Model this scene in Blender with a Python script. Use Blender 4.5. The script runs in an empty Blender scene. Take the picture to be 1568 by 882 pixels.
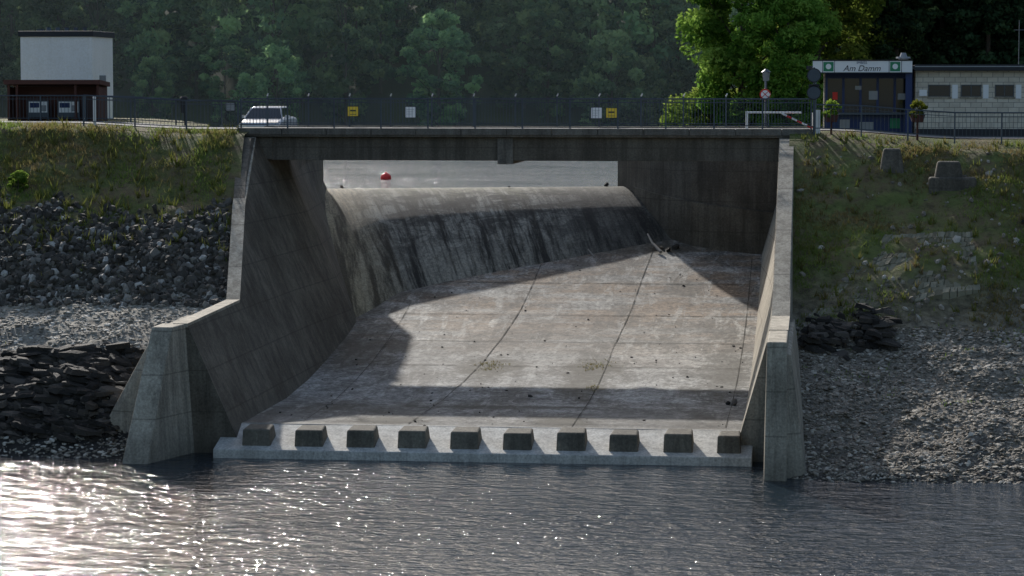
import bpy, math, random
import numpy as np
from mathutils import Vector, Matrix
import bmesh
rng=np.random.default_rng(7); random.seed(7)
sc=bpy.context.scene
# ---------------------------------------------------------------- helpers
def link(o,parent=None):
    sc.collection.objects.link(o)
    if parent: o.parent=parent
    return o
def empty(name):
    o=bpy.data.objects.new(name,None); return link(o)
def mkmesh(name,V,F,mats,midx=None,smooth=False,var=None,uv=None):
    me=bpy.data.meshes.new(name)
    me.from_pydata([tuple(v) for v in (V.tolist() if hasattr(V,'tolist') else V)],[], F.tolist() if hasattr(F,'tolist') else F)
    for m in (mats if isinstance(mats,(list,tuple)) else [mats]): me.materials.append(m)
    if midx is not None: me.polygons.foreach_set('material_index',np.array(midx,dtype=np.int32))
    if smooth: me.polygons.foreach_set('use_smooth',np.ones(len(me.polygons),dtype=bool))
    if var is not None:
        a=me.attributes.new('var','FLOAT','POINT'); a.data.foreach_set('value',np.array(var,dtype=np.float32))
    if uv is not None:
        l=me.uv_layers.new(name='UVMap'); li=np.zeros(len(me.loops),dtype=np.int32); me.loops.foreach_get('vertex_index',li)
        l.data.foreach_set('uv',np.array(uv,dtype=np.float32)[li].ravel())
    me.update(); return me
def obj(name,me,parent=None): return link(bpy.data.objects.new(name,me),parent)
class MB:
    def __init__(s): s.V=[];s.F=[];s.M=[]
    def add(s,vs,fs,m=0):
        b=len(s.V); s.V+= [tuple(v) for v in vs]; s.F+=[[i+b for i in f] for f in fs]; s.M+=[m]*len(fs)
    def box(s,x0,x1,y0,y1,z0,z1,m=0):
        s.add([(x0,y0,z0),(x1,y0,z0),(x1,y1,z0),(x0,y1,z0),(x0,y0,z1),(x1,y0,z1),(x1,y1,z1),(x0,y1,z1)],
          [[0,3,2,1],[4,5,6,7],[0,1,5,4],[1,2,6,5],[2,3,7,6],[3,0,4,7]],m)
    def hexa(s,b,t,m=0):
        s.add(list(b)+list(t),[[0,3,2,1],[4,5,6,7],[0,1,5,4],[1,2,6,5],[2,3,7,6],[3,0,4,7]],m)
    def cyl(s,p0,p1,r0,r1=None,n=8,m=0):
        if r1 is None:r1=r0
        p0=Vector(p0);p1=Vector(p1);d=(p1-p0).normalized()
        a=d.orthogonal().normalized();b=d.cross(a)
        vs=[]
        for p,r in((p0,r0),(p1,r1)):
            for i in range(n):
                t=2*math.pi*i/n; vs.append(p+(a*math.cos(t)+b*math.sin(t))*r)
        fs=[[i,(i+1)%n,n+(i+1)%n,n+i] for i in range(n)]+[list(range(n))[::-1],list(range(n,2*n))]
        s.add(vs,fs,m)
    def build(s,name,mats,parent=None,bevel=0,smooth=False):
        me=mkmesh(name,s.V,s.F,mats,s.M,smooth)
        o=obj(name,me,parent)
        if bevel:
            md=o.modifiers.new('b','BEVEL'); md.width=bevel; md.segments=2; md.limit_method='ANGLE'
        return o
def _h(ix,iy,seed):
    v=np.sin(ix*127.1+iy*311.7+seed*74.7)*43758.5453; return v-np.floor(v)
def vn(x,y,seed=0):
    ix=np.floor(x);iy=np.floor(y);fx=x-ix;fy=y-iy
    fx=fx*fx*(3-2*fx);fy=fy*fy*(3-2*fy)
    return (_h(ix,iy,seed)*(1-fx)+_h(ix+1,iy,seed)*fx)*(1-fy)+(_h(ix,iy+1,seed)*(1-fx)+_h(ix+1,iy+1,seed)*fx)*fy
def fbm(x,y,seed=0,o=4):
    r=0;a=.5
    for i in range(o): r=r+a*(vn(x,y,seed+i)-.5)*2; x=x*2.03;y=y*2.03;a*=.5
    return r
# ---------------------------------------------------------------- materials
class N:
    def __init__(s,name):
        s.m=bpy.data.materials.new(name); s.m.use_nodes=True; s.t=s.m.node_tree; s.t.nodes.clear()
        s.out=s.t.nodes.new('ShaderNodeOutputMaterial')
    def n(s,typ,ins=None,**kw):
        nd=s.t.nodes.new('ShaderNode'+typ)
        for k,v in kw.items(): setattr(nd,k,v)
        for k,v in (ins or {}).items():
            if isinstance(v,bpy.types.NodeSocket): s.t.links.new(v,nd.inputs[k])
            else: nd.inputs[k].default_value=v
        return nd
    def pos(s,scale=(1,1,1),loc=(0,0,0)):
        g=s.n('NewGeometry'); mp=s.n('Mapping',{'Vector':g.outputs['Position'],'Scale':scale,'Location':loc}); return mp.outputs[0]
    def noise(s,vec,scale,detail=6,rough=.6,dist=0):
        return s.n('TexNoise',{'Vector':vec,'Scale':scale,'Detail':detail,'Roughness':rough,'Distortion':dist}).outputs['Fac']
    def ramp(s,fac,stops,interp='LINEAR'):
        r=s.n('ValToRGB',{'Fac':fac}); cr=r.color_ramp; cr.interpolation=interp
        while len(cr.elements)<len(stops): cr.elements.new(.5)
        for e,(p,c) in zip(cr.elements,stops):
            e.position=p; e.color=(c,c,c,1) if isinstance(c,(int,float)) else (*c,1)
        return r.outputs['Color']
    def mix(s,f,a,b,mode='MIX'):
        nd=s.n('MixRGB',blend_type=mode)
        for k,v in(('Fac',f),('Color1',a),('Color2',b)):
            if isinstance(v,bpy.types.NodeSocket): s.t.links.new(v,nd.inputs[k])
            else: nd.inputs[k].default_value=v if isinstance(v,(int,float)) else (*v,1)
        return nd.outputs[0]
    def math(s,op,a,b=0.):
        nd=s.n('Math',operation=op)
        for i,v in enumerate((a,b)):
            if isinstance(v,bpy.types.NodeSocket): s.t.links.new(v,nd.inputs[i])
            else: nd.inputs[i].default_value=v
        return nd.outputs[0]
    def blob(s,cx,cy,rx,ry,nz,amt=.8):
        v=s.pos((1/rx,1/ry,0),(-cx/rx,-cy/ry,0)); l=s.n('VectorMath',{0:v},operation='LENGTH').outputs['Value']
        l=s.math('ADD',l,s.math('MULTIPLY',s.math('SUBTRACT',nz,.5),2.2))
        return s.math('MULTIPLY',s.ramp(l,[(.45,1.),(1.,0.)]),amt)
    def bump(s,h,st=.3,d=.05,prev=None):
        i={'Height':h,'Strength':st,'Distance':d}
        if prev: i['Normal']=prev
        return s.n('Bump',i).outputs[0]
    def principled(s,col,rough=.8,normal=None,metal=0,spec=.3,**kw):
        p=s.n('BsdfPrincipled',{'Metallic':metal,'Specular IOR Level':spec})
        for k,v in(('Base Color',col),('Roughness',rough)):
            if isinstance(v,bpy.types.NodeSocket): s.t.links.new(v,p.inputs[k])
            else: p.inputs[k].default_value=v if isinstance(v,(int,float)) else (*v,1)
        if normal: s.t.links.new(normal,p.inputs['Normal'])
        for k,v in kw.items(): p.inputs[k].default_value=v
        s.t.links.new(p.outputs[0],s.out.inputs[0]); return s.m
def simple(name,c,rough=.6,metal=0,var=.15,scale=4,bump=0):
    k=N(name); n=k.noise(k.pos(),scale)
    col=k.mix(n,tuple(x*(1-var) for x in c),tuple(min(1,x*(1+var)) for x in c))
    nm=k.bump(k.noise(k.pos(),30),bump,.02) if bump else None
    return k.principled(col,rough,nm,metal)
def concrete(name,c1,c2,streak=.5,lift=1.3,dark=(.06,.05,.038),low=0,light=.7):
    k=N(name)
    n1=k.noise(k.pos(),.55,8,.65); col=k.mix(k.ramp(n1,[(.38,0.),(.62,1.)]),c1,c2)
    st=k.noise(k.pos((2.2,2.2,.14)),1.3,7,.68)
    col=k.mix(k.math('MULTIPLY',k.ramp(st,[(.42,0.),(.62,1.)]),streak),col,dark)
    st2=k.noise(k.pos((5,5,.25),(3,1,0)),1.6,6,.7)
    col=k.mix(k.math('MULTIPLY',k.ramp(st2,[(.55,0.),(.7,1.)]),streak*light),col,tuple(min(1,x*1.5) for x in c2))
    fine=k.noise(k.pos(),14,5,.7)
    col=k.mix(.55,col,k.ramp(fine,[(.3,.2),(.7,.85)]),'OVERLAY')
    g=k.n('NewGeometry'); z=k.n('SeparateXYZ',{0:g.outputs['Position']}).outputs[2]
    if lift:
        fr=k.math('FRACT',k.math('DIVIDE',k.math('ADD',z,k.math('MULTIPLY',n1,.05)),lift))
        line=k.math('LESS_THAN',fr,.035)
        col=k.mix(k.math('MULTIPLY',line,.4),col,dark)
    if low:
        zz=k.math('ADD',z,k.math('MULTIPLY',st,1.2))
        lf=k.ramp(k.math('DIVIDE',zz,3.),[(.25,1.),(.6,0.)])
        col=k.mix(k.math('MULTIPLY',lf,low),col,(.06,.055,.042))
    nm=k.bump(fine,.35,.03)
    return k.principled(col,.85,nm)
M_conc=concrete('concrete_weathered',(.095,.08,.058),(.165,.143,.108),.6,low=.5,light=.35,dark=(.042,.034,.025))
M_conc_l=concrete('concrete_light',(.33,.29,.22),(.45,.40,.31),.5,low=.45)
M_sill=concrete('concrete_sill',(.46,.44,.39),(.56,.54,.48),.3,0)
M_conc_d=concrete('concrete_dark',(.09,.076,.057),(.15,.13,.10),.7,light=.4)
M_deck=concrete('concrete_deck',(.12,.108,.09),(.18,.163,.135),.5,0)
M_block=concrete('concrete_block',(.11,.098,.075),(.19,.17,.13),.5,0)
def floor_mat():
    k=N('spillway_floor_concrete')
    n1=k.noise(k.pos((.35,.9,1)),.8,8,.7); n2=k.noise(k.pos((.5,.22,1)),1.1,9,.75); n3=k.noise(k.pos(),7,8,.8); n4=k.noise(k.pos((1.6,.35,1),(9,4,0)),1.2,8,.7,.5)
    sp=k.n('SeparateXYZ',{0:k.n('NewGeometry').outputs['Position']}); x=sp.outputs[0]; y=sp.outputs[1]
    yn=k.math('DIVIDE',k.math('ADD',y,20.),36.)
    col=k.mix(k.ramp(n1,[(.40,0.),(.60,1.)]),(.205,.198,.178),(.40,.388,.352))
    up=k.ramp(yn,[(.38,.0),(.68,.8)])
    br=k.ramp(k.noise(k.pos((.22,.9,1),(4,2,0)),.9,8,.65),[(.42,0.),(.56,1.)])
    col=k.mix(k.math('MULTIPLY',up,br),col,(.24,.165,.10))
    col=k.mix(k.math('MULTIPLY',k.ramp(n2,[(.47,0.),(.57,1.)]),.75),col,(.105,.096,.078))
    col=k.mix(k.math('MULTIPLY',k.ramp(n4,[(.53,0.),(.62,1.)]),.6),col,(.46,.445,.40))
    px=k.math('FLOOR',k.math('DIVIDE',k.math('ADD',x,5.8),4.9)); py=k.math('FLOOR',k.math('DIVIDE',k.math('ADD',y,18.),4.4))
    cb=k.n('CombineXYZ',{0:px,1:py}); wn=k.n('TexWhiteNoise',{'Vector':cb.outputs[0]}).outputs['Value']
    col=k.mix(1.,col,k.ramp(wn,[(0,.72),(1,1.08)]),'MULTIPLY')
    n5=k.noise(k.pos((1,1,1)),2.2,8,.8,.6)
    col=k.mix(.7,col,k.ramp(n5,[(.36,.22),(.62,.72)]),'OVERLAY')
    col=k.mix(.8,col,k.ramp(n3,[(.36,.1),(.64,.85)]),'OVERLAY')
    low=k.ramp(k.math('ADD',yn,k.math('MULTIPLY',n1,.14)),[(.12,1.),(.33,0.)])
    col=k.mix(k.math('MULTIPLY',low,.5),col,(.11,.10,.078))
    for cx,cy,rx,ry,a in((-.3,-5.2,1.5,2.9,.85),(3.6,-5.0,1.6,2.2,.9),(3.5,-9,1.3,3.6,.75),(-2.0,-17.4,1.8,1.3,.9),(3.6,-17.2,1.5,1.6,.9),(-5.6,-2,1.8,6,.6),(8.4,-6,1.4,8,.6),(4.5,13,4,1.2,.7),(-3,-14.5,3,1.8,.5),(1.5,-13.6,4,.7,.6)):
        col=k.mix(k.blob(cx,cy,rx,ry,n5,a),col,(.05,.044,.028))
    return k.principled(col,.8,k.bump(n3,.5,.03))
M_floor=floor_mat()
def ogee_mat():
    k=N('weir_concrete_mossy')
    uv=k.n('TexCoord').outputs['UV']
    def m(s,l=(0,0,0)): return k.n('Mapping',{'Vector':uv,'Scale':s,'Location':l}).outputs[0]
    sep=k.n('SeparateXYZ',{0:uv}); U=sep.outputs[0]; W=sep.outputs[1]
    st=k.noise(m((16,.8,1)),2.2,9,.75,.3); bl=k.noise(m((6,5,1)),1.6,8,.75,.8)
    col=k.mix(k.ramp(st,[(.42,0.),(.58,1.)]),(.035,.032,.024),(.36,.335,.27))
    blk=k.ramp(bl,[(.46,1.),(.54,0.)])
    band=k.ramp(W,[(.05,0.),(.2,1.),(.55,.8),(.95,.2)])
    col=k.mix(k.math('MULTIPLY',k.math('MULTIPLY',blk,band),.9),col,(.016,.016,.013))
    top=k.ramp(k.math('ADD',W,k.math('MULTIPLY',k.math('SUBTRACT',st,.5),.9)),[(.04,1.),(.28,0.)])
    tc=k.mix(k.ramp(bl,[(.44,0.),(.56,1.)]),(.045,.05,.025),(.16,.155,.095))
    col=k.mix(k.math('MULTIPLY',top,.9),col,tc)
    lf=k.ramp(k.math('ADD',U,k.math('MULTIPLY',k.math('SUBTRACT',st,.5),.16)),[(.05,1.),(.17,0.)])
    lc=k.mix(k.ramp(st,[(.44,0.),(.56,1.)]),(.10,.078,.042),(.42,.34,.20))  # left strip: yellow staining, with its sunlit streaks put into the colour
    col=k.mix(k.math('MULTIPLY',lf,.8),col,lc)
    rt=k.ramp(U,[(.6,0.),(.78,1.)])
    col=k.mix(k.math('MULTIPLY',rt,.7),col,(.025,.024,.02))
    fine=k.noise(k.pos(),10,7,.8)
    col=k.mix(.7,col,k.ramp(fine,[(.34,.15),(.66,.85)]),'OVERLAY')
    return k.principled(col,.75,k.bump(fine,.6,.05))
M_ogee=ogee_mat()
M_joint=simple('joint_dirt',(.05,.045,.033),.9)
M_steel=simple('painted_steel_grey',(.08,.095,.11),.5,.3)
M_steel_l=simple('galvanised_steel',(.26,.27,.28),.5,.5)
M_white=simple('white_paint',(.8,.79,.76),.6,var=.05)
M_carp=simple('silver_car_paint',(.6,.61,.62),.3,.2,var=.03)
M_render=concrete('white_render_wall',(.82,.79,.73),(.86,.83,.78),.05,0)
M_black=simple('black_trim',(.02,.02,.022),.5)
M_yellow=simple('yellow_sign_paint',(.8,.55,.05),.5,var=.05)
M_red=simple('red_paint',(.6,.03,.02),.45,var=.05)
M_orange=simple('buoy_red',(.9,.06,.05),.4,var=.05)
M_green=simple('green_sign_paint',(.03,.22,.10),.5,var=.05)
M_blue=simple('blue_paint',(.012,.03,.11),.4)
M_brown=simple('brown_wood',(.09,.035,.025),.7)
M_bark=simple('bark',(.08,.065,.05),.9,bump=.5)
M_road=simple('road_asphalt',(.2,.195,.185),.9,var=.25,bump=.2)
M_slate_roof=simple('dark_roof',(.03,.032,.036),.6)
def glass():
    k=N('window_glass'); return k.principled((.015,.02,.025),.06,None,0,.6)
M_glass=glass()
def brick():
    k=N('stone_block_wall')
    b=k.n('TexBrick',{'Vector':k.n('Mapping',{'Vector':k.n('NewGeometry').outputs['Position'],'Rotation':(math.radians(-90),0,0)}).outputs[0],
        'Color1':(.66,.59,.47,1),'Color2':(.54,.48,.38,1),'Mortar':(.28,.25,.21,1),'Scale':1.,'Mortar Size':.012,'Brick Width':.42,'Row Height':.2})
    col=k.mix(.3,b.outputs[0],k.ramp(k.noise(k.pos(),5),[(.3,.3),(.7,.7)]),'OVERLAY')
    return k.principled(col,.85)
M_brick=brick()
def leafmat(name,stops,trans=.4,hue=None):
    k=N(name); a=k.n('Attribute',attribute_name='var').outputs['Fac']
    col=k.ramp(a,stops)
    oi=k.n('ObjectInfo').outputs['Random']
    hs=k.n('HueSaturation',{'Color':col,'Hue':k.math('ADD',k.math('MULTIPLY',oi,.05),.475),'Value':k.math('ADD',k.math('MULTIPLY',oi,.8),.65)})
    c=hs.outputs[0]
    d=k.n('BsdfDiffuse',{'Color':c}); t=k.n('BsdfTranslucent',{'Color':c})
    mx=k.n('MixShader',{0:trans,1:d.outputs[0],2:t.outputs[0]})
    k.t.links.new(mx.outputs[0],k.out.inputs[0]); return k.m
M_leaf_far=leafmat('foliage_distant',[(0,(.045,.09,.055)),(.45,(.15,.24,.11)),(1,(.36,.46,.19))],.6)  # paler bluish tint puts distance haze into the leaf colour
M_leaf_near=leafmat('foliage_sunny',[(0,(.045,.10,.016)),(.5,(.15,.235,.04)),(1,(.28,.37,.08))],.55)
M_leaf_con=leafmat('foliage_conifer',[(0,(.014,.03,.016)),(.5,(.035,.065,.03)),(1,(.065,.105,.045))],.2)
M_grass=leafmat('grass_blades',[(0,(.20,.15,.07)),(.3,(.19,.17,.06)),(.65,(.15,.20,.045)),(1,(.23,.27,.07))],.5)
M_bush=leafmat('foliage_flowering',[(0,(.08,.13,.015)),(.6,(.22,.30,.04)),(1,(.4,.42,.08))],.4)
def rockmat(name,stops,rough=.75,bump=.6):
    k=N(name); a=k.n('Attribute',attribute_name='var').outputs['Fac']
    n=k.noise(k.pos(),7,6,.7)
    f=k.math('ADD',a,k.math('MULTIPLY',k.math('SUBTRACT',n,.5),.5))
    return k.principled(k.ramp(f,stops),rough,k.bump(k.noise(k.pos(),12,5,.7),bump,.05))
M_rip=rockmat('riprap_basalt',[(0,(.05,.043,.033)),(.5,(.12,.106,.086)),(.85,(.24,.22,.185)),(1,(.5,.475,.42))],.75)
M_gravel=rockmat('gravel_slate',[(0,(.16,.14,.11)),(.5,(.33,.30,.24)),(1,(.6,.56,.48))])
M_gravel_r=rockmat('gravel_shale',[(0,(.13,.11,.08)),(.5,(.29,.25,.195)),(1,(.52,.47,.385))])
M_slate=rockmat('slate_ledge_rock',[(0,(.02,.017,.013)),(.6,(.05,.042,.032)),(1,(.12,.10,.08))],.8,1.)
M_stone=rockmat('paving_stone',[(0,(.11,.10,.06)),(.6,(.19,.175,.11)),(1,(.28,.26,.18))])
def bankmat(name,stops,gr=(.13,.15,.04),side=0):
    k=N(name); pz=k.n('SeparateXYZ',{0:k.n('NewGeometry').outputs['Position']}).outputs[2]
    n=k.noise(k.pos((1,1,.6)),.45,7,.65); n2=k.noise(k.pos(),2.6,8,.72); n3=k.noise(k.pos((1,1,1)),.9,6,.6)
    h=k.math('DIVIDE',k.math('ADD',pz,k.math('MULTIPLY',k.math('SUBTRACT',n,.5),2.6)),10.)
    col=k.ramp(h,stops)
    gm=k.mix(k.ramp(n3,[(.40,0.),(.58,1.)]),(.20,.145,.075),gr)
    gm=k.mix(k.ramp(n2,[(.4,0.),(.7,1.)]),gm,tuple(c*.5 for c in gr))
    gf=k.ramp(h,[(.44 if side else .60,0.),(.54 if side else .72,1.)])
    col=k.mix(gf,col,gm)
    col=k.mix(.75,col,k.ramp(n2,[(.36,.12),(.64,.85)]),'OVERLAY')
    return k.principled(col,.9,k.bump(n2,.9,.15))
M_bankL=bankmat('left_bank_soil',[(0,(.03,.028,.024)),(.22,(.04,.034,.026)),(.29,(.27,.245,.2)),(.41,(.32,.29,.23)),(.47,(.08,.068,.05)),(.62,(.10,.08,.052))])
M_bankR=bankmat('right_bank_soil',[(0,(.06,.053,.045)),(.1,(.22,.19,.15)),(.33,(.24,.21,.16)),(.4,(.16,.135,.08)),(.6,(.14,.12,.065))],(.15,.175,.045),1)
def groundmat():
    k=N('ground_grass'); n=k.noise(k.pos(),.15,6,.6)
    return k.principled(k.mix(n,(.03,.045,.02),(.07,.08,.035)),.95,k.bump(n,.5,.3))
M_ground=groundmat()
def watermat(name,base,rough,s1,d1,d2):
    k=N(name)
    a=k.noise(k.pos((1,1.5,1)),s1,2,.5,.6); b=k.noise(k.pos((1,1.4,1),(7,3,0)),s1*3.1,3,.6,.5); c=k.noise(k.pos((1,1.2,1),(2,9,0)),s1*8,2,.5)
    big=k.noise(k.pos((.07,.12,1)),1.,4,.6)
    amp=k.ramp(big,[(.35,.4),(.65,1.)])
    h=k.math('ADD',k.math('MULTIPLY',a,d1),k.math('ADD',k.math('MULTIPLY',b,d2),k.math('MULTIPLY',c,d2*.25)))
    h=k.math('MULTIPLY',h,amp)
    return k.principled(base,rough,k.bump(h,1.,1.),0,.5,IOR=1.33)
M_water=watermat('lower_water',(.015,.025,.034),.05,1.25,.18,.08)
M_water2=watermat('reservoir_water',(.08,.12,.15),.12,1.6,.12,.06)
# ---------------------------------------------------------------- profiles
FY=[-25,-12,-8,-4,0,2.5,5,7,9,11,14,17]; FZ=[.8,.8,.98,1.28,1.73,2.08,2.5,2.95,3.42,3.93,4.75,5.6]
f=lambda y: np.interp(y,FY,FZ)
B=lambda y: np.interp(y,[-20,-4,2.5,10,14],[6.5,6.28,5.95,6.8,7.1])
def LX(y,z): return np.maximum(-B(y)-.44*(z-.8),-9.95)
def RX(y,z): return np.minimum(9.3+.28*(z-f(y)),10.2)
LT=lambda y: np.interp(y,[-23,-19.8,-12.5,-1,14],[4.0,4.05,4.2,9.46,9.46])
RT=lambda y: np.interp(y,[-24,-15,-1,5,7,14],[4.05,4.05,9.46,9.46,8.4,8.4])
def topz(x):
    x=np.asarray(x,float); a=np.clip((-12-x)/6,0,1); b=np.clip((x-12)/5,0,1)
    return 9.76+.24*a*a*(3-2*a)-.3*b*b*(3-2*b)
# ---------------------------------------------------------------- spillway
spill=empty('spillway')
def grid(name,xs_fn,ys,nx,zfn,mat,parent=None,smooth=True,uvfn=None):
    V=[];F=[]
    for y in ys:
        xs=xs_fn(y,nx)
        z=zfn(xs,np.full(nx,y)); V.append(np.stack([xs,np.full(nx,y),z],1))
    V=np.concatenate(V); ny=len(ys)
    i=np.arange(ny-1)[:,None]*nx+np.arange(nx-1)[None]; i=i.ravel()
    F=np.stack([i,i+1,i+1+nx,i+nx],1)
    return obj(name,mkmesh(name,V,F,mat,smooth=smooth),parent)
ys=np.arange(-18.6,16.6,.3)
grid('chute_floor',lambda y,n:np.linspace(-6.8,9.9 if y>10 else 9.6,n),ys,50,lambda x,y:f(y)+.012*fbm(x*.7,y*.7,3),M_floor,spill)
mb=MB(); mb.hexa([(-6.9,-20.8,-1.5),(9.7,-20.8,-1.5),(9.7,-18.5,-1.5),(-6.9,-18.5,-1.5)],[(-6.9,-20.8,.27),(9.7,-20.8,.27),(9.7,-18.5,.815),(-6.9,-18.5,.815)])
mb.build('end_sill',[M_sill],spill,.03)
mb=MB()
for i in range(10):
    x0=-6.06+1.63*i; x1=x0+.92 if i<9 else x0+.75
    dx=random.uniform(-.03,.03); x0+=dx;x1+=dx; h=.88+random.uniform(-.03,.03)
    mb.hexa([(x0,-20.5,.1),(x1,-20.5,.1),(x1+.02,-19.3,.1),(x0+.02,-19.3,.1)],[(x0+.03,-20.44,h),(x1-.03,-20.44,h),(x1-.05,-19.7,h+.08),(x0+.1,-19.7,h+.08)])
mb.build('baffle_blocks',[M_block],spill,.05)
# joints
mb=MB()
def joint(pts,w=.018):
    for (x0,y0),(x1,y1) in zip(pts[:-1],pts[1:]):
        d=Vector((x1-x0,y1-y0)).normalized(); nx,ny=-d.y*w,d.x*w
        L=math.hypot(x1-x0,y1-y0); n=max(1,int(L/.4))
        for i in range(n):
            a=i/n;b=(i+1)/n
            p=[x0+(x1-x0)*a,y0+(y1-y0)*a,x0+(x1-x0)*b,y0+(y1-y0)*b]
            j=random.uniform(.4,1.3); 
            vs=[(p[0]+nx*j,p[1]+ny*j),(p[2]+nx*j,p[3]+ny*j),(p[2]-nx*j,p[3]-ny*j),(p[0]-nx*j,p[1]-ny*j)]
            mb.add([(x,y,float(f(y))+.02) for x,y in vs],[[3,2,1,0]])
joint([(-1.2,-18.2),(-.9,-10),(-.2,5),(0,10.8)]); joint([(4.0,-18.2),(4.0,-1),(4.4,9),(4.7,14)])
joint([(8.8,-18),(8.9,12)],.014); joint([(-4.6,-18),(-4.8,5.5)],.012)
for y,x0,x1 in[(-13.6,-6.4,9.2),(-4.8,-6.3,9.2),(-.4,-6.3,9.2),(4.0,-5.2,9.2),(8.4,-3.8,9.2)]: joint([(x0,y),(x1,y)],.025)
mb.build('expansion_joints',[M_joint],spill)
# walls
def loft(name,secs,mat,parent):
    n=len(secs[0]); V=[p for s in secs for p in s]; F=[]
    for i in range(len(secs)-1):
        for j in range(n):
            F.append([i*n+j,i*n+(j+1)%n,(i+1)*n+(j+1)%n,(i+1)*n+j])
    F.append(list(range(n))[::-1]); F.append([len(V)-n+j for j in range(n)])
    me=mkmesh(name,V,F,mat); bm=bmesh.new(); bm.from_mesh(me); bmesh.ops.recalc_face_normals(bm,faces=bm.faces); bm.to_mesh(me); bm.free()
    return obj(name,me,parent)
secs=[]
ysL=sorted(set([round(v,2) for v in np.arange(-19.8,13.8,.7)]+[-12.5,-1.,13.8]))
for y in ysL:
    zt=float(LT(y)); zb=float(f(y))-.7
    s=[]
    for q in np.linspace(0,1,6):
        z=zb+(zt-zb)*q; s.append((float(LX(y,z)),y,z))
    xo=s[-1][0]-.42
    s+=[(xo,y,zt),(xo-.5,y,-2)]
    secs.append(s)
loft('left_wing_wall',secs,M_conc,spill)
secs=[]
ysR=sorted(set([round(v,2) for v in np.arange(-19.8,12.5,.7)]+[-15.,-1.,12.5]))
for y in ysR:
    zt=float(RT(y)); zb=float(f(y))-.7; s=[]
    for q in np.linspace(0,1,6):
        z=zb+(zt-zb)*q; s.append((float(RX(y,z)),y,z))
    s+=[(10.72,y,zt),(11.15,y,-2)]
    secs.append(s)
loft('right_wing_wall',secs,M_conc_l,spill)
mb=MB()
def coping(pts,fn):
    for a,b in zip(pts[:-1],pts[1:]):
        xa0,xa1,za=fn(a); xb0,xb1,zb=fn(b)
        mb.hexa([(xa0,a,za-.1),(xa1,a,za-.1),(xb1,b,zb-.1),(xb0,b,zb-.1)],[(xa0,a,za+.02),(xa1,a,za+.02),(xb1,b,zb+.02),(xb0,b,zb+.02)])
coping([-19.82,-12.5],lambda y:(float(LX(y,LT(y)))-.44,float(LX(y,LT(y)))+.03,float(LT(y))))
coping([-12.5,-6.,-.4],lambda y:(float(LX(y,LT(y)))-.44,float(LX(y,LT(y)))+.03,float(LT(y))))
coping([-19.82,-15.],lambda y:(10.17,10.75,float(RT(y)))); coping([-15.,-.4],lambda y:(10.17,10.75,float(RT(y))))
mb.build('wall_copings',[M_conc_l],spill)
mb=MB()
mb.hexa([(-9.55,-23.1,-1.5),(-8.7,-23.1,-1.5),(-7.6,-19.7,-1.5),(-9.2,-19.7,-1.5)],[(-8.85,-20.6,4.02),(-8.2,-20.6,4.02),(-7.95,-19.7,4.06),(-8.75,-19.7,4.06)])
mb.hexa([(-11.6,-20.0,-1),(-9.0,-20.6,-1),(-8.4,-15,-1),(-11.6,-15,-1)],[(-8.9,-19.8,3.9),(-8.5,-20.0,3.9),(-8.6,-15,3.9),(-9.1,-15,3.9)])
mb.build('left_wall_nose',[M_conc_l],spill,.04)
mb=MB()
mb.hexa([(10.1,-23.7,-1.5),(10.78,-23.7,-1.5),(10.82,-19.7,-1.5),(10.0,-19.7,-1.5)],[(10.17,-23.45,4.05),(10.75,-23.45,4.05),(10.75,-19.7,4.05),(10.17,-19.7,4.05)])
mb.hexa([(10.7,-23.3,-1.5),(11.55,-22.8,-1.5),(11.6,-14,-1.5),(10.6,-14,-1.5)],[(10.6,-23.1,3.7),(10.86,-22.6,3.6),(10.9,-14,3.9),(10.6,-14,3.9)])
mb.build('right_wall_nose',[M_conc_l],spill,.04)
plan=[(10.35,12.3),(9,12.55),(7.4,13.0),(6.2,13.6),(5.2,14.5),(4.3,15.7),(3.5,17.1),(2.65,18.7),(2.65,20.5)]
mb=MB()
for i in range(len(plan)-1):
    (x0,y0),(x1,y1)=plan[i],plan[i+1]
    o0=(x0+.5,y0+.7);o1=(x1+.5,y1+.7)
    mb.hexa([(x1,y1,2),(x0,y0,2),(o0[0],o0[1],2),(o1[0],o1[1],2)],[(x1,y1,8.42),(x0,y0,8.42),(o0[0],o0[1],8.42),(o1[0],o1[1],8.42)])
o=mb.build('back_retaining_wall',[M_conc_d],spill)
mb=MB()
for i in range(6):
    (x0,y0),(x1,y1)=plan[i],plan[i+1]
    z0=6.0+.95*i/6; z1=6.0+.95*(i+1)/6
    mb.hexa([(x1-.02,y1-.25,2),(x0-.02,y0-.25,2),(x0+.02,y0+.05,2),(x1+.02,y1+.05,2)],[(x1,y1-.16,z1),(x0,y0-.16,z0),(x0+.02,y0+.05,z0+.02),(x1+.02,y1+.05,z1+.02)])
mb.build('back_wall_plinth',[M_conc],spill)
# ogee weir
na,nw=90,60
V=[];UV=[]
for a in np.linspace(0,1,na):
    cx=-10.6+14.2*a; cy=13.6+4.7*a
    tx=np.interp(a,[0,.12,.3,.6,1],[-7.2,-5.5,-3.6,0,5.6]); ty=np.interp(a,[0,.12,.3,.6,1],[1.6,7.0,8.6,11,14.3])
    zt=float(f(ty))
    for w in np.concatenate([[-.12,-.06],np.linspace(0,1.05,nw-2)]):
        x=cx+(tx-cx)*w; y=cy+(ty-cy)*w
        z=6.94-(6.94-zt)*(max(w,0)**1.6) if w>=0 else 6.94-8*w*w-.3*(w<-.1)*3
        V.append((x,y,z)); UV.append((a,max(w,0)))
i=(np.arange(na-1)[:,None]*nw+np.arange(nw-1)[None]).ravel()
F=np.stack([i,i+1,i+1+nw,i+nw],1)
o=obj('ogee_weir',mkmesh('ogee_weir',np.array(V),F,M_ogee,smooth=True,uv=UV),spill)
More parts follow.
